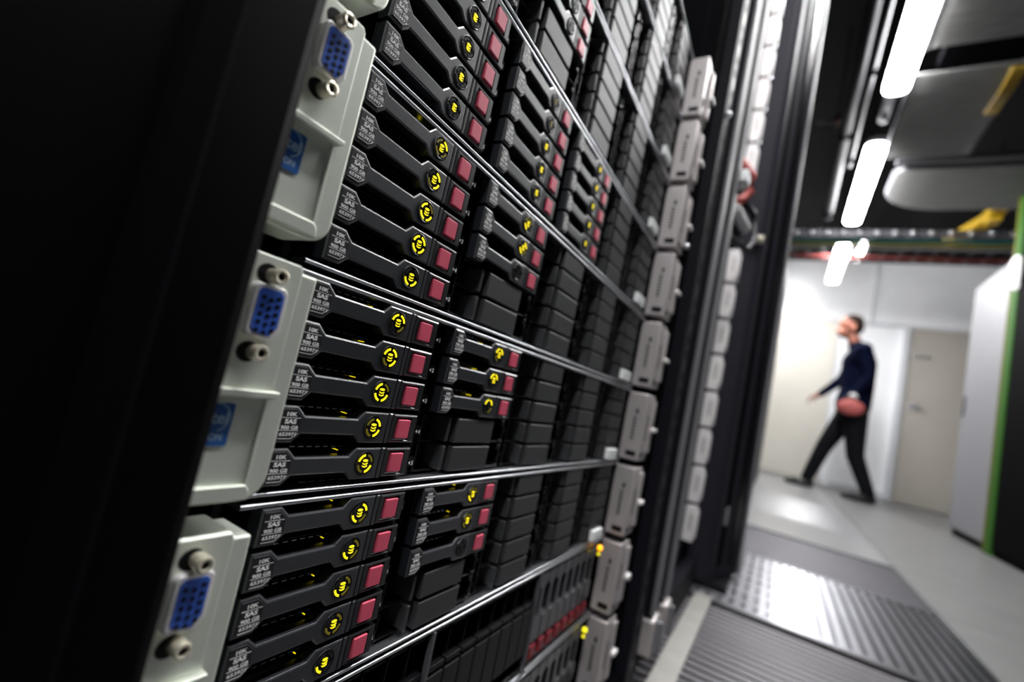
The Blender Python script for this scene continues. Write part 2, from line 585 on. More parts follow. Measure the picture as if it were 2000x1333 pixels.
# housing round the release button: a frame with a well
a0, a1, b0, b1 = 12.4 * mm, 29.6 * mm, -7.0 * mm, 6.8 * mm
w0, w1, w2, w3 = 14.9 * mm, 25.6 * mm, -5.9 * mm, 5.3 * mm
M_house = MB().loft_x([(-.008, rect(a0, a1, b0, b1)), (-.0007, rect(a0, a1, b0, b1)), (-.0002, rect(a0, a1, b0, b1, .0007)),
                       (-.0002, rect(w0, w1, w2, w3, -.0002)), (-.0004, rect(w0, w1, w2, w3)), (-.0035, rect(w0, w1, w2, w3))]).mesh('button_housing', housing_m)
M_red = MB().box(-.0036, .0006, 16.0 * mm, 24.4 * mm, -4.9 * mm, 4.4 * mm).mesh('release_button', red_m, bevel=.0005, seg=3)
M_chr = MB().box(-.0036, -.0008, 15.3 * mm, 24.6 * mm, -5.65 * mm, -5.25 * mm).mesh('button_lip', steel_m)
# status ring
M_ring = MB().torus_x(0, 0, 5.15 * mm, .38 * mm, .0001, 40, 8).ellipse_x(0, 0, 4.9 * mm, 4.9 * mm, -.0005, .00025, 40).mesh('status_ring', gloss_m)
ARCS = []
for q in range(4):
    a = math.radians(100 + 90 * q)
    mb = MB().arc_x(0, 0, 3.35 * mm, 4.35 * mm, a, a + math.radians(66), .0002, .0005)
    ARCS.append([mb.mesh('light_arc', mm_) for mm_ in (yelo_m, yeld_m, yel_m)])
sym = MB().ellipse_x(0, 1.35 * mm, 1.45 * mm, .58 * mm, .0002, .0006, 20)
for zc in (-.15, -1.35):
    o = [(1.4 * mm * math.cos(t), zc * mm + .28 * mm - .72 * mm * math.sin(t)) for t in [math.pi * i / 10 for i in range(11)]]
    o += [(-1.4 * mm * math.cos(t), zc * mm + .58 * mm - .48 * mm * math.sin(t)) for t in [math.pi * i / 10 for i in range(11)]]
    sym.prism_x(o, .0002, .0006)
SYM = [sym.mesh('drive_symbol', m_) for m_ in (yelo_m, yeld_m, yel_m)]
# caddy body behind the lever, with rails; bright dashes paint in recess highlights
cd = MB().box(-.030, -.0105, -49 * mm, 30.5 * mm, -7.7 * mm, 7.7 * mm)
for zz in (7.1, 5.4, -5.0, -6.9):
    cd.box(-.0105, -.0075, -39 * mm, -5 * mm, (zz - .28) * mm, (zz + .28) * mm)
cd.box(-.0105, -.0055, -49.2 * mm, -47 * mm, -7.3 * mm, 7.2 * mm)
cd.box(-.0105, -.0058, -6 * mm, 30 * mm, -7.4 * mm, 7.0 * mm)
M_caddy = cd.mesh('caddy', gloss_m, bevel=.0002, seg=1)
ds = MB()
for q in range(7):
    ds.box(-.0075, -.0071, (-35.2 + 4.1 * q) * mm, (-32.9 + 4.1 * q) * mm, 5.95 * mm, 6.25 * mm)
M_dash = ds.mesh('recess_highlight', steel_m)
M_act = MB().ellipse_x(-10.9 * mm, 4.5 * mm, .34 * mm, .20 * mm, -.0105, -.0070, 12).mesh('activity_light', yel_m)
# hexagonal mesh seen through the gap
hx = MB()
for r_ in range(2):
    for c_ in range(7):
        cy = (-36 + c_ * 1.9 * 1.25 + (r_ % 2) * 1.18) * mm
        cz = (-5.9 - r_ * 1.0 + 1.4) * mm
        for e in range(6):
            t0, t1 = math.pi / 3 * e, math.pi / 3 * (e + 1)
            p0 = (-.0102, cy + .75 * mm * math.cos(t0), cz + .62 * mm * math.sin(t0))
            p1 = (-.0102, cy + .75 * mm * math.cos(t1), cz + .62 * mm * math.sin(t1))
            hx.tube([p0, p1], .00009, 3)
M_hex = hx.mesh('caddy_mesh', tube_m)


def make_drive(col, zc, label, group, arcs, sy, act, dy=0.0):
    t = thing('hard_drive', label, 'hard drive', (0, col * CP + dy, zc), group)
    obj('caddy', M_caddy, t)
    obj('recess_highlight', M_dash, t)
    if col == 0:
        hxo = obj('caddy_mesh', M_hex, t)
        hxo['kind'] = 'stuff'
    obj('release_lever', M_lever, t)
    p = obj('label_plate', M_plate, t)
    obj('printed_text', M_text, p)
    obj('hinge_strip', M_strip, t)
    h = obj('button_housing', M_house, t)
    obj('release_button', M_red, h)['label'] = 'pinkish red release button'
    obj('button_lip', M_chr, h)
    r = obj('status_ring', M_ring, t)
    for q in range(4):
        obj('light_arc', ARCS[q][arcs[q]], r)
    obj('drive_symbol', SYM[sy], r)
    if act:
        obj('activity_light', M_act, t)
    return t


# blanks
bb = MB().box(-.030, -.0155, -56 * mm, 36.5 * mm, -7.8 * mm, 7.8 * mm)
bb.box(-.0155, -.0045, -56 * mm, -54.6 * mm, -7.5 * mm, 7.5 * mm)
bb.box(-.0155, -.006, -54.6 * mm, -36.8 * mm, -7.7 * mm, -6.9 * mm)
bb.prism_x([(-31.6 * mm, -7.3 * mm), (-29.5 * mm, -7.3 * mm), (-29.5 * mm, 7.3 * mm), (-31.6 * mm, 7.3 * mm)], -.0155, -.013)
bb.box(-.0155, -.0045, 13.5 * mm, 26.5 * mm, -7.6 * mm, -6.6 * mm)
bb.box(-.0155, -.0040, 26.5 * mm, 30.5 * mm, 4.2 * mm, 7.6 * mm)
bb.box(-.0155, -.0040, 26.5 * mm, 30.5 * mm, -7.6 * mm, -5.6 * mm)
bb.box(-.0155, -.0052, 31.2 * mm, 33.0 * mm, -3.0 * mm, 3.0 * mm)
M_blank = bb.mesh('drive_blank', gloss_m, bevel=.0004, seg=1)
M_bgrip = MB().box(-.0155, -.0022, -35.6 * mm, -33.2 * mm, -7.0 * mm, 7.0 * mm).mesh('blank_grip', blank_m, bevel=.0007, seg=2)
M_bface = MB().loft_x([(-.0155, rect(-28.2 * mm, 11.8 * mm, -7.35 * mm, 6.9 * mm)), (-.0015, rect(-28.2 * mm, 11.8 * mm, -7.35 * mm, 6.9 * mm)), (-.0011, rect(-28.2 * mm, 11.8 * mm, -7.35 * mm, 6.9 * mm, .0005))]).mesh('blank_face', blank_m)

# ================================================================= LEFT EAR (monitor port)

def left_ear(par, zt):
    """zt: top of this server (local z of the parent is 0 at the server's top)"""
    e0, e1 = -.0865, -.0585
    t0, t1 = -.0055, -.0840
    R = .008
    o = [(e0, t0 + .001), (-.0655, t0 + .001), (-.0645, t0 - .0012), (e1, t0 - .0012)]
    for q in range(7):
        a = -math.pi / 2 * q / 6
        o.append((e1 - R + R * math.cos(a), t1 + R + R * math.sin(a)))
    o.append((e0, t1))
    e = MB().prism_x(o, -.004, .0142).build('rack_ear', ear_m, par, bevel=.0018, seg=4)
    # raised left plate with the port
    p = MB().prism_x([(e0, t0 + .0008), (-.0664, t0 + .0008), (-.0652, t0 - .001), (-.0652, -.0474), (e0, -.0474)], .0142, .0152)
    p.build('ear_plate', ear_m, e, bevel=.0007, seg=3)
    # ledge half way down
    l = MB().prism_x([(e0, -.0474), (-.0640, -.0474), (-.0640, -.0487), (-.0655, -.0500), (e0, -.0500)], .0142, .0178)
    l.build('ear_ledge', ear_m, e, bevel=.0006, seg=3)
    # lower rim
    l = MB().prism_x([(e0, -.0780), (-.0665, -.0780), (-.0650, -.0800), (-.0650, -.0830), (e0, -.0830)], .0142, .0160)
    l.build('ear_rim', ear_m, e, bevel=.0006, seg=3)
    # low vertical step beside the recess
    MB().box(.0142, .0150, -.0668, -.0655, -.0780, -.0500).build('ear_step', ear_m, e, bevel=.0003, seg=1)
    # blue fifteen hole monitor port
    cy, cz = -.0757, -.0232
    w, h = .0041, .0076
    def dshape(k):
        o = []
        pts = [(w + k, h + k), (w + k, -h - k + .0013), (w + k - .0013, -h - k), (-w - k + .0016, -h - k), (-w - k, -h + .0016), (-w - k, h + k - .0015), (-w - k + .0015, h + k)]
        pts = [(w + k - .0014, h + k), (w + k, h + k - .0014), (w + k, -h - k + .0040), (w + k - .0022, -h - k + .0008), (-w - k + .001, -h - k + .0016), (-w - k, -h - k + .0030), (-w - k, h + k - .0012), (-w - k + .0010, h + k)]
        return [(cy + a, cz + b) for a, b in pts]
    port = MB().prism_x(dshape(.0015), .0148, .0180).build('monitor_port', shell_m, par, bevel=.0006, seg=3)
    MB().prism_x(dshape(.00025), .0170, .0182).build('port_insert', blue_m, port, bevel=.0002, seg=1)
    hl = MB()
    for c_ in range(3):
        for r_ in range(5):
            zz = cz + .0056 - r_ * .0026 - (0.0007 if c_ == 0 else .0012 if c_ == 1 else 0.0002)
            hl.ellipse_x(cy - .0024 + c_ * .0025, zz, .00074, .00072, .0180, .01838, 12)
    hl.build('pin_hole', black_m, port)
    for zz in (cz + .0122, cz - .0124):
        s_ = MB()
        s_.torus_x(cy + .0002, zz, .0019, .0007, .0200, 24, 8)
        s_.tube([(.0148, cy + .0002, zz), (.0198, cy + .0002, zz)], .0025, 14)
        so = s_.build('port_screw', screw_m, port)
        MB().ellipse_x(cy - .0014, zz + (.0003 if zz > cz else -.0003), .0036, .0033, .0150, .01528, 20).build('screw_recess', black_m, port)
        MB().ellipse_x(cy + .0002, zz, .0015, .0015, .0195, .01992, 16).build('screw_hole', black_m, port)
    # dark slot behind the screw posts
    # blue sticker
    st = MB().prism_x([(-.0864, -.0525), (-.0762, -.0525), (-.0757, -.0530), (-.0757, -.0652), (-.0762, -.0657), (-.0864, -.0657)], .0143, .0146).build('chip_sticker', sticker_m, e)
    tt = MB()
    put_text(tt, 'intel', .0052, .01465, -.0812, -.0588, .0001, .0082)
    put_text(tt, 'XEON', .0030, .01465, -.0812, -.0640, .00005, .0072)
    tt.arc_x(-.0811, -.0570, .0042, .0046, -1.2, 2.2, .0146, .01468, 20)
    tt.build('sticker_text', stick_pr_m, st)


def right_ear(par, y0, y1, m, detail, lit=None, lz=0, x1=.020):
    t0, t1 = -.0045, -.0852
    R = .003
    o = [(y0, t0), (y1 - R, t0), (y1, t0 - R), (y1, t1 + R), (y1 - R, t1), (y0, t1)]
    e = MB().prism_x(o, -.004, x1).build('rack_ear', m, par, bevel=.0016, seg=3)
    if detail:
        # raised bar with a slot, the screw nub and the small knobs
        MB().box(x1, x1 + .0035, y0 + .024, y1 - .003, t1 + .010, t0 - .006).build('ear_bar', m, e, bevel=.0012, seg=3)
        MB().box(x1 + .0005, x1 + .0075, y1 - .012, y1 + .004, -.049, -.044).build('ear_knob', ear2_m, e, bevel=.0012, seg=2)
        hk = MB().ellipse_x(y0 + .012, -.0775, .005, .0032, x1 - .001, x1 + .0006, 16)
        hk.build('ear_socket', black_m, e)
        g = MB().box(x1 - .0005, x1 + .0004, y0 + .0145, y0 + .0178, -.060, -.030)
        g.build('ear_groove', black_m, e)
        # dark stencil-like slots on the cheek that faces the camera
        sl = MB()
        for q in range(7):
            sl.box(.0070, .0104, y0 - .0003, y0 + .001, -.036 - q * .0042, -.0335 - q * .0042)
        sl.box(.0045, .0165, y0 - .0003, y0 + .001, -.0805, -.0745)
        sl.box(.0085, .0115, y0 - .0003, y0 + .001, -.0300, -.0240)
        sl.build('cheek_slot', black_m, e)
        bt = MB()
        for q in range(3):
            bt.ball((x1 + .0002, y1 - .004, -.018 - q * .0065), .0019, n=10, m=6)
        bt.build('ear_button', steel_m, e)
        lg = MB()
        for q in range(2):
            lg.ball((x1 + .0002, y1 - .0105, -.0125 - q * .0075), .0012, n=8, m=6)
        lg.build('ear_light', chart_m if lit != 'none' else black_m, e)
    return e


# ================================================================= SERVERS
ORD = {5: 'topmost', 4: 'second from the top', 3: 'third from the top', 2: 'fourth from the top',
       1: 'fifth from the top', 0: 'sixth from the top', -1: 'seventh from the top', -2: 'eighth from the top', -3: 'lowest'}
SLAB = {
    5: 'topmost server of the near rack, all bays closed by black blanks',
    4: 'second server from the top of the near rack, all bays blanked',
    3: 'server third from the top, three drives above two blanks in its second column',
    2: 'server with fifteen drives, directly above the one with the uppermost blue port',
    1: 'server beside the uppermost blue monitor port, five drives then three',
    0: 'server beside the middle blue monitor port, five drives then three',
    -1: 'server beside the lowest blue monitor port, five drives then three',
    -2: 'server with upright bays and shade-darkened red buttons, below the lowest blue port',
    -3: 'lowest server of the near rack, unlit upright bays in the bottom corner',
}
S0, S1 = -.0565, .4065
DRV = {3: {0: 5, 1: 3}, 2: {0: 5, 1: 5, 2: 5}, 1: {0: 5, 1: 3}, 0: {0: 5, 1: 3}, -1: {0: 5, 1: 3}, 4: {}, 5: {}}
# status lights: four arcs (from upper left, anticlockwise) and the symbol, 0 off 1 dim 2 bright
def state(k, col, row):
    if k >= 3:
        return (0, 0, 0, 0), 0, 0
    if k == 2:
        return (0, 0, 0, 0), (1 if (col == 1 and row < 2) else 2 if row or col else 0), 0
    if k == 1:
        if col == 0:
            return [(1, 1, 1, 2), (0, 1, 2, 2), (2, 2, 2, 1), (2, 2, 2, 2), (0, 2, 2, 0)][row], 2, 1
        return [(1, 2, 0, 1), (0, 2, 1, 2), (0, 0, 0, 0)][row], (2, 2, 0)[row], 0
    if k == 0:
        if col == 0:
            return [(2, 0, 1, 2), (2, 1, 2, 2), (2, 2, 2, 1), (1, 1, 2, 2), (2, 1, 2, 1)][row], 2, 1
        return [(2, 1, 0, 2), (2, 0, 0, 2), (2, 0, 1, 2)][row], (2, 2, 0)[row], 1
    if k == -1:
        if col == 0:
            return [(0, 2, 1, 2), (0, 2, 1, 1), (0, 2, 1, 1), (0, 1, 1, 1), (0, 2, 0, 0)][row], 2, 1
        return [(1, 2, 0, 1), (1, 1, 0, 1), (0, 0, 0, 0)][row], (2, 2, 0)[row], (1 if row < 2 else 0)
    return (0, 0, 0, 0), 0, 0

SNAME = {3: 'server third from top', 2: 'server above the uppermost blue port one', 1: 'server by uppermost blue port',
         0: 'server by middle blue port', -1: 'server by lowest blue port'}
ROWN = ['top', 'second', 'third', 'fourth', 'fifth']
COLN = ['first', 'second', 'third']
DYS = {0: -.0022, -1: .0018, 1: -.0008, 2: .0012}

def lip_o(za, zb):
    h = (za - zb) / 2
    return [(-.0075, zb)] + [(h * 1.0 * math.cos(-math.pi / 2 + math.pi * q / 10), (za + zb) / 2 + h * math.sin(-math.pi / 2 + math.pi * q / 10)) for q in range(11)] + [(-.0075, za)]




def lip(mb, za, zb, y0, y1, xo=0.0):
    o = lip_o(za, zb)
    n = len(o)
    v = [(x + xo, y0, z) for x, z in o] + [(x + xo, y1, z) for x, z in o]
    f = [(i, (i + 1) % n, n + (i + 1) % n, n + i) for i in range(n)] + [tuple(range(n)), tuple(reversed(range(n, 2 * n)))]
    mb.add(v, f)


for k in range(5, -4, -1):
    zt = k * U
    s = thing('rack_server', SLAB[k], 'server', (0, 0, zt))
    ch = MB().box(-.45, -.031, S0 - .03, S1 + .005, -U + .0006, -.0006)
    ch.box(-.031, -.012, S0 - .002, S0 + .001, -U + .0006, -.0006)
    ch.build('chassis', black_m, s)
    l1 = MB()
    lip(l1, -.0022, -.0042, S0 + .001, S1, -.0014)
    l1.build('top_lip', steel_m, s, smooth=False)
    l2 = MB()
    lip(l2, -U + .0018, -U + .0001, S0 + .001, S1, -.0012)
    l2.build('bottom_lip', steel_m, s)
    # bay walls
    if k >= -1:
        for c in range(6):
            yc = c * CP + (34.4 - 92.9) * mm
            if c == 0:
                continue
            d = MB().box(-.031, -.0062, yc - .0014, yc + .0014, -U + .0025, -.0045)
            for r in range(5):
                zc = -TO - r * RP
                d.box(-.031, -.0068, yc - .0030, yc - .0014, zc + .0052, zc + .0076)
                d.box(-.031, -.0068, yc - .0030, yc - .0014, zc - .0045, zc + .0015)
                d.box(-.0062, -.0050, yc - .0006, yc + .0012, zc - .0012, zc + .0012)
            d.build('bay_wall', gloss_m, s, bevel=.0003, seg=1)
        nd = DRV[k]
        for c in range(5):
            for r in range(5):
                zc = -TO - r * RP
                if r < nd.get(c, 0):
                    arcs, sy, act = state(k, c, r)
                    make_drive(c, zt + zc, 'hard drive, %s in the %s bay column, %s' % (ROWN[r], COLN[c], SNAME[k]),
                               'hard drives in the %s' % SLAB[k].split(',')[0], arcs, sy, act, DYS.get(k, 0))
                else:
                    b = obj('drive_blank', M_blank, s)
                    b.location = (0, c * CP, zc)
                    obj('blank_grip', M_bgrip, b)
                    obj('blank_face', M_bface, b)
        # bay numbers by the first column
        for r in range(5):
            nm = MB()
            yc = .0322
            zc = -TO - r * RP
            put_text(nm, str(r + 1), .0030, -.0026, yc + .0014, zc - .0028, .00005)
            nm.prism_x([(yc - .0012, zc - .0018), (yc - .0002, zc - .0010), (yc - .0002, zc - .0026)], -.0040, -.0026)
            bk = MB().box(-.0060, -.0028, yc - .0018, yc + .0032, zc - .0036, zc + .0012)
            bo = bk.build('number_tab', gloss_m, s)
            nm.build('bay_number', print_m, bo)
        # bright slots under the lowest drive
        d = MB()
        for q in range(9):
            yq = (-30 + q * 5.2) * mm
            d.box(-.0075, -.0058, yq, yq + .0032, -U + .0027, -U + .0030)
        d.build('lip_slot', steel_m, s)
    else:
        # three cages of eight upright bays
        Y = [-.0560, .0870, .2350, .3860]
        for b_ in range(3):
            y0, y1 = Y[b_] + .002, Y[b_ + 1] - .002
            cg = MB().box(-.0035, .0002, Y[b_] - .0012, Y[b_] + .0012, -U + .002, -.0045)
            cg.build('cage_divider', tube_m, s, bevel=.0004, seg=1)
            MB().box(-.031, -.020, Y[b_], Y[b_ + 1], -U + .002, -.0045).build('cage_back', black_m, s)
            w = (y1 - y0) / 8
            for q in range(8):
                ya, yb = y0 + w * q + .0009, y0 + w * (q + 1) - .0009
                if b_ < 2:
                    bl = MB()
                    bl.box(-.020, -.0180, ya, yb, -U + .004, -.0070)
                    bl.box(-.020, -.0025, ya, yb, -U + .004, -U + .0062)
                    bl.box(-.020, -.0030, ya, ya + .0010, -.0260, -.0070)
                    bl.box(-.020, -.0030, ya, yb, -.0085, -.0070)
                    bo = bl.build('upright_blank', gloss_m, s, bevel=.0003, seg=1)
                    MB().box(-.0179, -.0015, ya, yb, -.0310, -.0275).build('blank_grip', black_m, bo, bevel=.0005, seg=2)
                    MB().box(-.0179, -.0012, ya, yb, -.0720, -.0335).build('blank_face', blank_shade_m, bo, bevel=.0004, seg=1)
                else:
                    if k == -2:
                        t = thing('upright_drive', 'upright drive with shade-darkened red button, %s of eight from the left, under the lowest ports' %
                                  ['first', 'second', 'third', 'fourth', 'fifth', 'sixth', 'seventh', 'last'][q], 'hard drive', (0, 0, zt),
                                  'upright drives in the server below the lowest blue port')
                    else:
                        t = thing('upright_drive', 'unlit upright drive of the lowest server, %s of eight from the left' %
                                  ['first', 'second', 'third', 'fourth', 'fifth', 'sixth', 'seventh', 'last'][q], 'hard drive', (0, 0, zt),
                                  'upright drives in the lowest server')
                    yc = (ya + yb) / 2
                    MB().box(-.0195, -.0070, ya, yb, -.0845, -.0060).build('caddy', gloss_m, t)
                    lv = [(ya, -.0070), (yb, -.0070), (yb, -.0160), (yc + .0032, -.0200), (yc + .0032, -.0430), (yb, -.0470),
                          (yb, -.0650), (ya, -.0650), (ya, -.0470), (yc - .0032, -.0430), (yc - .0032, -.0200), (ya, -.0160)]
                    MB().prism_x(lv, -.0070, -.0010).build('release_lever', handle_m, t, bevel=.0004, seg=1)
                    h = MB().box(-.0070, -.0028, ya, yb, -.0830, -.0660).build('button_housing', handle_m, t, bevel=.0003, seg=1)
                    MB().box(-.0028, -.0004, ya + .0030, yb - .0030, -.0800, -.0690).build('release_button', red_shade_m, h, bevel=.0004, seg=1)
    if k >= -2 and k <= 3 or k < -2:
        left_ear(s, zt)
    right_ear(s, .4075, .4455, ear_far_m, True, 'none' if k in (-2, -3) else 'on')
    if k >= -1:
        # small white asset tag at the lower right corner
        tg = MB().box(-.0005, .0044, .3450, .3745, -U + .0040, -U + .0150).build('white_tag', wtag_m, s, bevel=.0006, seg=2)
        w_ = MB()
        for q in range(3):
            w_.box(.0044, .0045, .3515, .3700, -U + .0066 + q * .0020, -U + .0071 + q * .0020)
        w_.build('tag_print', mat('tag_ink', (.55, .57, .6), .6) if 'tag_ink' not in MATS else MATS['tag_ink'], tg)
    if k in (-2, -3):
        am = orange_m if k == -2 else chart_m
        MB().ball((.0050, .3745, -.0070), .0030, n=12, m=8).build('fault_light', am, s)
        MB().ball((.0050, .3735, -.0135), .0017, n=12, m=8).build('power_light', chart_m, s)

# ================================================================= NEAR RACK FRAME
t = thing('server_rack', 'black rack frame around the near servers, its post dark on the left edge', 'server rack', (0, 0, FLOOR))
zF = -FLOOR
H = 1.85
def fr(mb, name, m=frame_m, **k):
    o = mb.build(name, m, t, **k)
    o.location = (0, 0, 0)
    return o
# children are in the frame's own coordinates: z is height above the floor
Z = lambda z: z - FLOOR
b0 = -.0915
post = MB().prism_z([(-.47, -.62), (.034, -.62), (.036, -.30), (.036, b0 - .004), (.034, b0), (-.004, b0), (-.004, -.135), (-.47, -.135)], 0.0, H + .3)
fr(post, 'side_post', post_m, bevel=.002, seg=2)
rib = MB().prism_z([(.036, -.122), (.0385, -.120), (.0385, -.113), (.036, -.111)], 0.0, H + .3)
fr(rib, 'post_ridge', frame_m)
fr(MB().box(-.47, -.002, .4475, .478, 0.0, H), 'side_post', bevel=.001)
fr(MB().box(-.47, .018, .452, .486, 0.0, H), 'side_post', bevel=.001)
rl = MB().box(.018, .034, .4875, .536, 0.0, H)
rail = fr(rl, 'slotted_rail', rail_m, bevel=.001)
MS1 = MB().ellipse_x(0, 0, .0062, .0115, .0330, .0345, 14).mesh('rail_slot', black_m)
MS2 = MB().ellipse_x(0, 0, .0050, .0048, .0330, .0345, 12).mesh('rail_slot', black_m)
for q in range(60):
    o = obj('rail_slot', MS1 if q % 2 else MS2, rail)
    o.location = (0, .511, .06 + q * .0265)
fr(MB().box(-.47, -.002, .536, .556, 0.0, H), 'side_post')
fr(MB().box(-.47, .030, S0 - .03, .52, 0.0, Z(-3 * U - U) - .0005), 'plinth', bevel=.002)
fr(MB().box(-.47, -.47 + .004, -.1, .5, 0.0, H), 'back_panel')
fr(MB().box(-.47, .010, -.1, .5, H - .1, H), 'top_cover', bevel=.002)
# dark empty bay above the topmost server: rails with holes
fr(MB().box(-.10, -.06, .395, .445, Z(5 * U) + .001, H - .11), 'inner_rail', rail_m, bevel=.001)
scr = MB().ball((0, 0, 0), .0045, n=10, m=7).mesh('cage_nut', steel_m, smooth=True)
for (x, y, z) in [(.0005, .4625, .332), (.0190, .470, .205), (.0355, .5115, .4235), (-.058, .42, .56), (-.058, .42, .66), (-.058, .405, .70),
                  (-.058, .43, .62), (.0190, .470, -.235)]:
    o = obj('cage_nut', scr, t)
    o.location = (x, y, Z(z))

# ================================================================= BETWEEN THE RACKS: bright-edged side panel
t = thing('rack_side_panel', 'narrow dark upright panel with two bright metal edges between the racks', 'panel', (0, 0, FLOOR))
MB().box(-.30, .0380, .557, .676, Z(-.300), 1.9).build('panel_core', rail_m, t)
MB().box(.0381, .0425, .556, .582, Z(-.300), 1.9).build('bright_edge', edge_m, t, bevel=.001)
MB().box(.0381, .0425, .647, .677, Z(-.300), 1.9).build('bright_edge', edge_m, t, bevel=.001)
for yy, zz in ((.565, -.304), (.655, -.308)):
    hb = thing('hinge_bracket', 'small rounded metal hinge bracket at the foot of the bright-edged panel, %s one' % ('nearer' if yy < .6 else 'farther'),
               'bracket', (0, 0, FLOOR), 'hinge brackets')
    MB().prism_x([(yy - .002, Z(zz) - .055), (yy + .034, Z(zz) - .055), (yy + .034, Z(zz) - .004), (yy + .026, Z(zz)), (yy + .006, Z(zz)), (yy - .002, Z(zz) - .006)],
                 .012, .046).build('bracket_body', ear_far_m, hb, bevel=.003, seg=3)
    MB().tube([(.048, yy + .016, Z(zz) - .050), (.048, yy + .016, Z(zz) - .008)], .006).build('hinge_pin', edge_m, hb)

# ================================================================= SECOND RACK
t = thing('server_rack', 'second black rack frame beyond the bright-edged panel', 'server rack', (0, 0, FLOOR))
rack2 = t
MB().box(-.47, .000, 1.068, 1.125, 0, H).build('side_post', frame_m, t, bevel=.002)
MB().box(-.47, -.001, .68, 1.067, 0, Z(-.300)).build('plinth', rail_m, t, bevel=.002)
MB().box(.0, .028, .70, 1.125, 0, Z(-.345)).build('kick_plate', rail_m, t, bevel=.002)
MB().box(-.47, .0, .68, 1.125, H - .1, H - .0005).build('top_cover', frame_m, t, bevel=.002)
for (y, z) in [(1.09, .21), (1.10, -.23), (1.095, -.29), (1.10, .44), (1.09, .75)]:
    o = obj('cage_nut', scr, t)
    o.location = (.003, y, Z(z))
names = ['lowest', 'second', 'third', 'fourth', 'fifth', 'sixth', 'seventh', 'uppermost']
lows = [-.296 + .0889 * i for i in range(8)]
ups = [.603 + .0889 * i for i in range(8)]
for gi, zs in enumerate((lows, ups)):
    for i, z in enumerate(zs):
        s = thing('rack_server', 'pale server ear in the second rack, %s above the %s' %
                  (names[i] if i in (0, 7) else names[i] + ' one up', 'floor' if gi == 0 else 'looped cables'), 'server', (0, 0, z + .0889),
                  'servers of the second rack')
        MB().box(-.45, -.012, .681, 1.030, -.0883, -.0006).build('chassis', black_m, s)
        MB().box(-.012, -.004, .690, 1.028, -.0860, -.0040).build('front_bezel', blank_m, s, bevel=.001)
        e = right_ear(s, 1.034, 1.062, ear2_m, False, x1=.020)
        MB().box(.0201, .0235, 1.040, 1.060, -.070, -.014).build('ear_bar', ear2_m, e, bevel=.0015, seg=2)
        MB().box(.0065, .0135, 1.0333, 1.035, -.060, -.024).build('cheek_slot', ear_far_m, e)
        MB().ball((.021, 1.060, -.075), .0035, n=8, m=6).build('ear_knob', steel_m, e)

# loose cables in the gap of the second rack
t = thing('patch_cable', 'red looped patch cable in the open gap of the second rack', 'cable', (.04, .74, .43))
MB().tube([(-.06 + .0 , -.05, .045), (-.01, -.02, .040), (.012, .012, .022), (.013, .022, -.003), (.000, .010, -.027), (-.05, -.03, -.036)], .0085).build('cable_loop', rcab_m, t, smooth=True)
MB().box(-.012, .014, -.055, -.020, -.022, .002).build('plug', wtag_m, t, bevel=.005, seg=3)
t = thing('patch_cable', 'white plug on a short black lead below the red looped cable', 'cable', (.04, .79, .385))
MB().tube([(-.09, -.05, .10), (-.02, .03, .075), (.012, .085, .045), (.022, .10, .0), (.012, .075, -.038), (-.012, .02, -.036), (-.03, -.01, -.03)], .0065).build('cable_loop', bcab_m, t, smooth=True)
MB().tube([(-.006, -.055, -.004), (.010, .012, -.018)], .0105).build('plug', wtag_m, t, bevel=.003, seg=2)
MB().tube([(-.012, .045, .068), (.012, .098, .052)], .0055).build('cable_clip', trim_m, t)
kn = MB().tube([(-.012, 0, 0), (.012, 0, 0)], .011, 14).build('panel_knob', screw_m, rack2)
kn.location = (.0475, 1.12, .47 - FLOOR)

# ================================================================= OPEN BLACK DOOR AND THE FAR END OF THE ROW
t = thing('rack_door', 'tall open black rack door standing out into the aisle beside the lit corridor', 'door', (0, 1.2, FLOOR))
ft = [(0.0, -.068), (.048, -.064), (.062, -.050), (.066, -.01), (.085, .045), (.100, .085), (.108, .11), (.110, .145), (.0, .150)]
MB().prism_z(ft, .016, 2.06).build('door_leaf', purple_m, t, bevel=.003, seg=2)
MB().prism_z([(.1085, .105), (.1125, .110), (.1145, .145), (.1105, .150)], .016, 2.0).build('edge_strip', edge_m, t)
MB().prism_z([(.0665, -.012), (.0695, -.008), (.0755, .012), (.0730, .014)], .05, 2.0).build('door_seal', green_m if False else frame_m, t)
MB().prism_z([(.088, .050), (.0915, .052), (.1015, .083), (.0985, .085)], .05, 2.0).build('door_glass', gloss_m, t)
MB().box(.0, .10, -.05, .13, 0.0, .016).build('door_foot', black_m, t)
MB().box(.066, .076, -.010, .004, .15, .195).build('door_latch', edge_m, t, bevel=.002)

for i, (y0, y1) in enumerate([(1.40, 2.0), (2.01, 2.6), (2.61, 3.2), (3.21, 3.8), (3.81, 4.4), (4.41, 5.0)]):
    r = thing('rack_cabinet', 'closed black rack cabinet hidden in the row beyond the open door, %s along' %
              ['first', 'second', 'third', 'fourth', 'fifth', 'sixth'][i], 'server rack', (0, y0, FLOOR), 'far cabinets of the left row')
    MB().box(-.47, .02, 0, y1 - y0, 0, H).build('cabinet_body', frame_m, r, bevel=.003)
    MB().box(.021, .035, .01, y1 - y0 - .01, .03, H - .03).build('cabinet_door', purple_m, r, bevel=.003)

# pale strip on the floor along the racks
o = MB().box(.040, .076, -.9, 1.088, FLOOR + .0003, FLOOR + .005).build('floor_strip', strip_m, None, bevel=.001)
tag(o, 'pale metal strip on the floor along the foot of the near rack', 'strip')

# ================================================================= CEILING LAMPS
LX0, LX1, LZ = .378, .480, 1.807


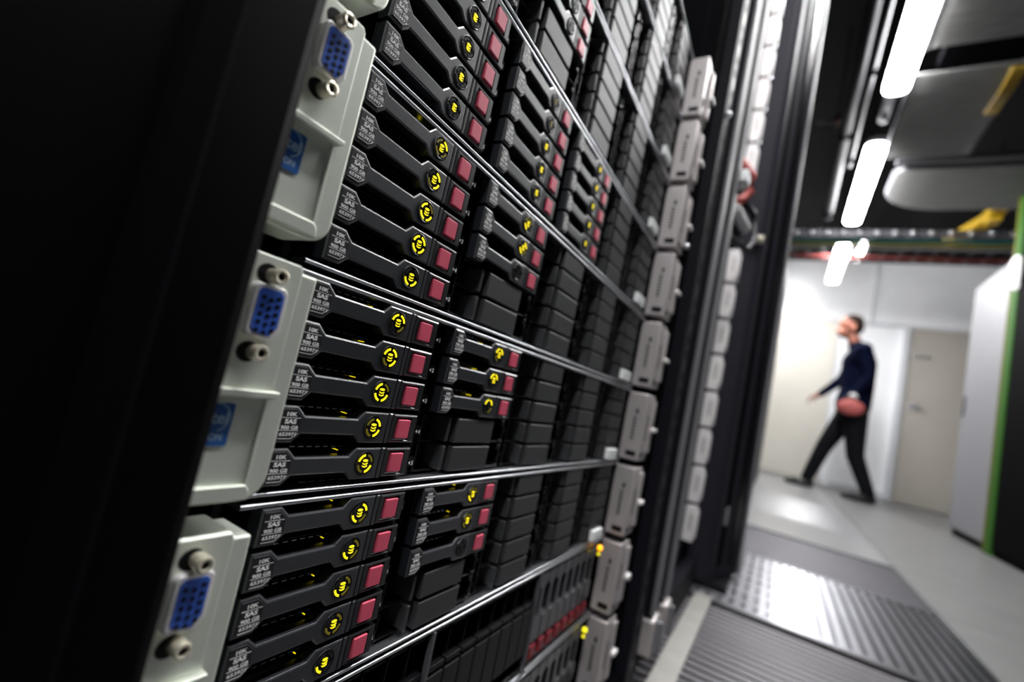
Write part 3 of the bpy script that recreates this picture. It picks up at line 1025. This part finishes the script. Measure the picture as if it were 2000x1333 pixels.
def lamp(y0, y1, label, x0=LX0, x1=LX1, z=LZ, grp='ceiling lamps over the aisle', m=None):
    t = thing('ceiling_lamp', label, 'lamp', ((x0 + x1) / 2, (y0 + y1) / 2, z), grp)
    hw, hl = (x1 - x0) / 2, (y1 - y0) / 2
    o = []
    n = 8
    for cx, cy, a0 in ((1, 1, 0), (-1, 1, 90), (-1, -1, 180), (1, -1, 270)):
        for q in range(n + 1):
            a = math.radians(a0 + 90 * q / n)
            o.append((cx * (hw - hw * .8) + hw * .8 * math.cos(a), cy * (hl - hw * .8) + hw * .8 * math.sin(a)))
    MB().prism_z(o, 0.0, .045).build('diffuser', m or lamp_m, t, bevel=.008, seg=2, smooth=False)
    o2 = [(a * 1.03, b * 1.003) for a, b in o]
    MB().prism_z(o2, .0455, .085).build('lamp_housing', tube_m, t, bevel=.004)
    for sgn in (-.8, .8):
        MB().tube([(0, hl * sgn, .085), (0, hl * sgn, 2.40 - z)], .003, 6).build('hanging_wire', tube_m, t)
    return t


lamp(1.42, 2.56, 'large white ceiling lamp nearest the camera, cut by the top edge')
lamp(3.06, 4.19, 'white ceiling lamp second along the aisle, hanging in mid picture')
lamp(4.72, 5.80, 'white ceiling lamp farthest along the aisle, in front of the back wall')
lamp(5.95, 6.55, 'added ceiling lamp brightening the back wall, hidden behind the open rack door', -.22, -.12, 1.80, m=lamp_m)  # unseen lamp added to brighten the back wall
lamp(-.22, .92, 'ceiling lamp above the camera, outside the picture')
lamp(-1.86, -.72, 'ceiling lamp behind the camera, outside the picture')
lamp(5.15, 5.62, 'short bright lamp just right of the farthest aisle lamp', .585, .635, 2.0, 'ceiling lamps over the aisle', lamp_dim_m)

# lamp connector between the two lamps
t = thing('junction_box', 'small grey junction box with clips between the first two aisle lamps', 'box', (.43, 2.84, 1.90))
MB().box(-.025, .025, -.10, .10, 0, .04).build('box_body', tube_m, t, bevel=.006, seg=2)
for q in (-.06, .05):
    MB().tube([(0, q, 0), (0, q, -.03)], .018, 12).build('box_clip', edge_m, t, bevel=.003)
MB().tube([(0, -.09, .04), (0, -.09, .5)], .004, 6).build('hanging_wire', tube_m, t)

# conduits left of the lamps
for i, (x, r, y0, y1) in enumerate([(.262, .026, .4, 4.1), (.318, .011, .4, 3.3)]):
    t = thing('conduit', ['thick grey conduit running along the aisle left of the lamps', 'thin grey conduit beside the thick one, left of the lamps'][i],
              'pipe', (x, y0, 1.83))
    MB().tube([(0, 0, 0), (0, (y1 - y0) * .5, 0), (0, y1 - y0, 0)], r, 14).build('pipe_run', cond_m, t, smooth=True)
    for q in range(4):
        yy = .3 + q * (y1 - y0 - .4) / 3
        MB().box(-r - .006, r + .006, yy, yy + .03, -r - .004, r + .004).build('pipe_clamp', frame_m, t)
        MB().tube([(0, yy + .015, r), (0, yy + .015, .57)], .004, 6).build('hanging_wire', frame_m, t)
t = thing('bracket_arm', 'thin dark bracket reaching from the rack door top towards the conduit', 'bracket', (.11, 2.72, 1.80))
MB().tube([(0, 0, 0), (.09, .03, .02)], .008, 8).build('arm_rod', tube_m, t)
MB().tube([(.0975, .03, .05), (.0975, .03, .60)], .004, 6).build('hanging_wire', frame_m, t)
MB().box(.085, .110, .0, .06, .0, .05).build('arm_block', mat('rust_block', (.10, .03, .02), .6), t, bevel=.003)

# ---- cable trays overhead on the right
def slab_tray(name, label, x0, x1, y0, y1, z, corner=0.0, lip_=.05):
    t = thing('cable_tray', label, 'cable tray', (x0, y0, z))
    w, d = x1 - x0, y1 - y0
    o = [(w, 0), (w, d)]
    if corner:
        for q in range(9):
            a = math.radians(90 + 90 * q / 8)
            o.append((corner + corner * math.cos(a), d - corner * .9 + corner * .9 * math.sin(a)))
        o += [(0, .04), (.04, 0)]
    else:
        o += [(0, d), (0, 0)]
    MB().prism_z(o, 0, .006).build('tray_floor', duct_m, t)
    rb = MB()
    n = int(d / .045)
    for q in range(n):
        yy = .02 + q * (d - .04) / max(1, n - 1)
        xa = .03 if not corner else .03 + max(0, (yy - (d - corner * .9)) / (corner * .9)) ** 2 * corner
        rb.box(xa, w - .03, yy - .004, yy + .004, -.003, 0)
    ro = rb.build('tray_rib', duct_m, t)
    ro['kind'] = 'stuff'
    e = MB()
    if not corner:
        e.box(-.012, 0, 0, d, -.006, lip_)
        e.box(w, w + .012, 0, d, -.006, lip_)
        e.build('tray_side', tube_m, t)
    else:
        pts = [(p[0], p[1], .02) for p in o[1:]]
        e.tube(pts, .018, 8)
        e.build('tray_side', tube_m, t)
    for q in (.15, .85):
        MB().tube([(w * .5, d * q, .006), (w * .5, d * q, 2.40 - z)], .006, 6).build('hanging_rod', frame_m, t)
    return t


slab_tray('tray', 'grey overhead cable tray with fine ribs right of the second aisle lamp', .49, .865, 2.44, 3.21, 1.822)
slab_tray('tray', 'grey overhead cable tray section at the upper right, nearest the camera', .49, .83, 1.0, 2.27, 1.822)
slab_tray('tray', 'grey crosswise cable tray with a rounded end beyond the second lamp', .585, 2.9, 3.42, 4.02, 1.845, corner=.34)
t = thing('support_beam', 'black crossbeam under the ceiling between the two near trays', 'beam', (.56, 2.28, 1.83))
MB().box(0, 2.5, 0, .15, 0, .06).build('beam_body', frame_m, t, bevel=.003)
for xx in (.06, 1.6):
    MB().box(xx, xx + .03, .05, .09, .06, .57).build('beam_hanger', frame_m, t)
t = thing('support_beam', 'thin grey crossbar between the long tray and the crosswise tray', 'beam', (.56, 3.255, 1.83))
MB().box(0, 2.5, .02, .07, 0, .03).build('beam_body', tube_m, t, bevel=.003)
for xx in (.06, 1.6):
    MB().box(xx, xx + .03, .03, .06, .03, .57).build('beam_hanger', frame_m, t)
t = thing('cable_bundle', 'bundle of yellow cables lying along the right edge of the near tray', 'cable', (.83, 2.45, 1.806))
for q in range(4):
    MB().tube([(.0 + .012 * q, .0, .0), (.004 + .012 * q, .16, -.004), (.012 * q, .34, .0)], .009, 8).build('cable', ycab2_m, t, smooth=True)

# ---- ladder with cables crossing the aisle end
t = thing('cable_ladder', 'cable ladder with rows of bright knobs crossing in front of the back wall', 'cable tray', (.0, 4.40, 1.80))
for yy in (.02, .62):
    MB().box(.0, 2.7, yy, yy + .02, 0, .06).build('ladder_rail', tube_m if yy < .3 else mat('ladder_rust', (.12, .070, .073), .6), t, bevel=.002)
MK = MB().ball((0, 0, 0), .020, n=12, m=8).mesh('rail_knob', steel_m, smooth=True)
MR = MB().tube([(0, .04, .03), (0, .62, .03)], .008, 8).mesh('rung', tube_m)
for q in range(22):
    o = obj('rung', MR, t)
    o.location = (.05 + q * .115, 0, 0)
    for yy in (.008, .612):
        o = obj('rail_knob', MK, t)
        o.location = (.05 + q * .115, yy, .028)
for xx in (.4, 1.9):
    MB().tube([(xx, .33, .04), (xx, .33, .60)], .008, 6).build('hanging_rod', frame_m, t)
for nm, m_, yy in (('teal', teal_m, .13), ('yellow', ycab_m, .21), ('pale grey', trim_m, .30), ('red', rcab_m, .55)):
    o = MB().tube([(.0 + .12 * q, 4.40 + yy + .008 * math.sin(q * 1.3), 1.812) for q in range(23)], .014, 8).build('network_cable', m_, None, smooth=True)
    tag(o, '%s cable lying along the cable ladder before the back wall' % nm, 'cable')

# ---- yellow fibre duct at the upper right
t = thing('fibre_duct', 'bright yellow plastic fibre duct bending down above the green post', 'cable duct', (1.27, 4.03, 1.88))
MB().prism_z([(-.16, .78), (-.07, .86), (.03, .50), (.04, .06), (-.03, .02), (-.05, .34)], 0, .07).build('duct_channel', yduct_m, t, bevel=.008, seg=2)
MB().box(-.05, .02, .10, .22, -.06, 0).build('duct_outlet', yduct_m, t, bevel=.006, seg=2)
for q in (.1, .5):
    MB().tube([(-.02, q, .07), (-.02, q, .60)], .005, 6).build('hanging_rod', frame_m, t)

# ================================================================= RIGHT SIDE OF THE AISLE
t = thing('rack_cabinet', 'tall unlit black rack cabinet filling the right edge of the picture', 'server rack', (1.285, 3.02, FLOOR))
MB().box(0, .9, 0, .665, 0, 2.2).build('cabinet_body', frame_m, t, bevel=.003)
MB().box(-.014, -.001, .01, .655, .04, 2.18).build('cabinet_door', frame_m, t, bevel=.003)
MB().box(-.03, -.014, .05, .075, .9, 1.1).build('door_handle', tube_m, t, bevel=.003)
for i in range(5):
    y0 = 3.015 - (i + 1) * .61
    t = thing('rack_cabinet', 'black rack cabinet of the right row outside the picture, %s behind the camera side' %
              ['first', 'second', 'third', 'fourth', 'fifth'][i], 'server rack', (1.285, y0, FLOOR), 'right row cabinets')
    MB().box(0, .9, 0, .60, 0, 2.2).build('cabinet_body', frame_m, t, bevel=.003)
    MB().box(-.014, -.001, .01, .59, .04, 2.18).build('cabinet_door', frame_m, t, bevel=.003)
t = thing('door_post', 'green post with a yellow edge beside the black cabinet', 'post', (1.272, 3.70, FLOOR))
MB().box(.0, .10, .0, .085, 0, 2.235).build('post_body', green_m, t, bevel=.004)
MB().box(.0, .10, .0865, .125, 0, 2.235).build('post_edge', lime_m, t, bevel=.003)
t = thing('storage_cabinet', 'tall pale grey cabinet between the green post and the taupe door', 'cabinet', (1.282, 3.84, FLOOR))
MB().box(0.012, .62, 0, .68, .04, 1.85).build('cabinet_body', cab_m, t, bevel=.004)
MB().box(0, .011, .005, .675, .06, 1.83).build('cabinet_door', cab_m, t, bevel=.003)
MB().box(0.02, .62, .01, .67, 0, .04).build('cabinet_plinth', frame_m, t)
MB().box(-.014, -.0005, .61, .63, .85, 1.0).build('cabinet_handle', edge_m, t, bevel=.003)
t = thing('reflection_glow', 'rounded glowing stand-in for a lamp reflection at the top of the green post', 'lamp', (1.275, 3.68, 1.27))  # glowing globe added in place of a lamp reflection
MB().ball((-.015, .02, .02), .035, 1.0, .9, 3.2, n=20, m=16).build('reflection_globe', mat('globe_glow', (.9, .9, .9), .4, emit=(1, 1, .97), es=1.0), t, smooth=True)
MB().box(-.005, .010, -.01, .05, -.04, .08).build('globe_base', edge_m, t)

# ================================================================= THE WALKING PERSON
P = thing('person', 'person in a dark sweater and black trousers walking left before the back wall', 'person', (.66, 5.6, FLOOR))


def loc(p):
    return (p[0] - .66, p[1] - 5.6, p[2] - FLOOR)


def blob(name, m, parts, parent, vox, smooth=6):
    mb = MB()
    for p in parts:
        if len(p) == 4:
            mb.limb(loc(p[0]), loc(p[1]), p[2], p[3])
        else:
            mb.ball(loc(p[0]), p[1], *p[2])
    o = mb.build(name, m, parent, smooth=True)
    r = o.modifiers.new('remesh', 'REMESH')
    r.mode = 'VOXEL'
    r.voxel_size = vox
    r.use_smooth_shade = True
    s_ = o.modifiers.new('smooth', 'SMOOTH')
    s_.factor = .5
    s_.iterations = smooth
    return o


yn, yf = 5.43, 5.77         # near and far shoulder
sh_n, el_n, wr_n = (.752, yn, 1.035), (.822, yn - .02, .775), (.722, yn - .02, .565)
sh_f, el_f, wr_f = (.735, yf, 1.035), (.640, yf + .02, .760), (.470, yf + .03, .575)
hip_n, kn_n, an_n = (.765, 5.52, .400), (.800, 5.50, .010), (.935, 5.48, -.325)
hip_f, kn_f, an_f = (.720, 5.68, .400), (.565, 5.70, .050), (.455, 5.72, -.310)
body = [((.735, 5.6, .44), (.755, 5.6, .66), .125, .115), ((.755, 5.6, .66), (.745, 5.6, .92), .115, .130),
        ((.735, 5.53, .42), (.735, 5.67, .42), .115, .115),
        ((.745, 5.52, .97), (.740, 5.68, .97), .100, .100), (sh_n, sh_f, .062, .062),
        ((.725, 5.6, 1.04), (.665, 5.6, 1.19), .060, .055),
        (sh_n, el_n, .048, .038), (el_n, wr_n, .038, .026), (sh_f, el_f, .048, .038), (el_f, wr_f, .038, .026),
        (hip_n, kn_n, .085, .055), (kn_n, an_n, .055, .038), (hip_f, kn_f, .085, .055), (kn_f, an_f, .055, .038),
        ((.635, 5.6, 1.315), .092, (1.06, .84, 1.10)), ((.598, 5.6, 1.228), .062, (1.05, .90, 1.02)),
        ((.548, 5.6, 1.262), (.526, 5.6, 1.232), .010, .014), ((.575, 5.6, 1.20), .026, (1, 1, .8)),
        ((.660, 5.52, 1.262), .026, (.8, .4, 1.2)), ((.660, 5.68, 1.262), .026, (.8, .4, 1.2)),
        (an_n, (.84, 5.48, -.372), .026, .014), (an_f, (.37, 5.72, -.368), .026, .014)]


def hand(w, d, side, curl):
    """palm and five bent fingers; d is the direction of the forearm in the x-z plane"""
    out = []
    w = Vector(w)
    d = Vector((d[0], 0, d[1])).normalized()
    n = Vector((-d.z, 0, d.x)) * curl
    pe = w + d * .095
    out.append((tuple(w), tuple(w + d * .03), .026, .030))
    for q, L in enumerate((.034, .040, .037, .028)):
        off = Vector((0, (q - 1.5) * .020, 0))
        a = w + d * .03 + off * .6
        b = pe + off
        out.append((tuple(a), tuple(b), .018, .0125))
        c_ = b + (d * .85 + n * .5).normalized() * L
        e = c_ + (d * .35 + n * .95).normalized() * (L * .75)
        out.append((tuple(b), tuple(c_), .0115, .0100))
        out.append((tuple(c_), tuple(e), .0100, .0085))
    a = w + d * .028 + Vector((0, -.022 * side, 0))
    b = a + (d * .6 + n * .5 + Vector((0, -.55 * side, 0))).normalized() * .045
    c_ = b + (d * .8 + n * .5).normalized() * .032
    out += [(tuple(a), tuple(b), .016, .0125), (tuple(b), tuple(c_), .0120, .0095)]
    return out


body += hand(wr_n, (-.45, -1), 1, 1)
body += hand(wr_f, (-1, -.62), -1, 1)
bd = blob('body', skin_m, body, P, .0075, 4)
blob('sweater', navy_m, [((.740, 5.6, .50), (.757, 5.6, .66), .152, .140), ((.757, 5.6, .66), (.748, 5.6, .92), .140, .148),
                         ((.742, 5.54, .50), (.742, 5.66, .50), .140, .140),
                         ((.748, 5.52, .97), (.745, 5.68, .97), .118, .118), (sh_n, sh_f, .078, .078),
                         ((.725, 5.6, 1.05), (.700, 5.6, 1.105), .078, .066),
                         (sh_n, el_n, .066, .052), (el_n, wr_n, .052, .036), (sh_f, el_f, .066, .052), (el_f, wr_f, .052, .036)], P, .010)
blob('trousers', trou_m, [((.740, 5.54, .42), (.740, 5.66, .42), .135, .135), (hip_n, kn_n, .108, .076), (kn_n, an_n, .076, .058),
                          (hip_f, kn_f, .108, .076), (kn_f, an_f, .076, .058)], P, .010)
blob('hair', hair_m, [((.652, 5.6, 1.352), .090, (1.05, .90, .82)), ((.692, 5.6, 1.300), .070, (.85, 1.12, 1.15))], P, .008, 3)
blob('beard', mat('short_beard', (.10, .045, .03), .8, spec=.1), [((.592, 5.6, 1.205), .050, (1.0, .95, .75)), ((.618, 5.6, 1.215), .052, (1.0, 1.12, .8))], P, .008, 3)
for nm, an, tx_, ty in (('shoe', an_n, .735, 5.48), ('shoe', an_f, .262, 5.72)):
    hx_ = an[0] + .035
    blob(nm, shoe_m, [((hx_ - .01, ty, FLOOR + .047), (tx_ + .10, ty, FLOOR + .044), .047, .043),
                      ((tx_ + .10, ty, FLOOR + .038), (tx_ + .02, ty, FLOOR + .028), .038, .027), ((hx_ - .03, ty, FLOOR + .06), (an[0], ty, FLOOR + .10), .044, .044)], P, .008, 4)
for sy_ in (-1, 1):
    MB().ball(loc((.560, 5.6 + .032 * sy_, 1.290)), .010, n=10, m=8).build('eye', eye_m, bd, smooth=True)
MB().tube([loc((.553, 5.575, 1.222)), loc((.546, 5.6, 1.224)), loc((.553, 5.625, 1.222))], .006, 8).build('mouth', lip_m, bd, smooth=True)
# bright wristwatch on the near wrist
wt = Vector(loc(wr_n))
dd = (Vector(wr_n) - Vector(el_n)).normalized()
MB().tube([wt - dd * .012, wt + dd * .012], .040, 16).build('watch_strap', steel_m, P, smooth=True)
MB().ball(tuple(wt + Vector((-.005, -.042, .0))), .026, 1, .4, 1, n=14, m=8).build('watch_face', wtag_m, P, smooth=True)

t = thing('pouch', 'dusty red rounded pouch held at the hip of the walking person', 'bag', (.700, 5.335, .42))
MB().ball((0, 0, .03), .088, 1.25, .38, .85, n=20, m=14).build('pouch_body', mat('dusty_red', (.42, .09, .085), .7, var=.15, scale=20), t, smooth=True)
MB().tube([(-.07, 0, .10), (-.03, .0, .128), (.02, .0, .130), (.07, 0, .10)], .008, 8).build('pouch_strap', bcab_m, t, smooth=True)
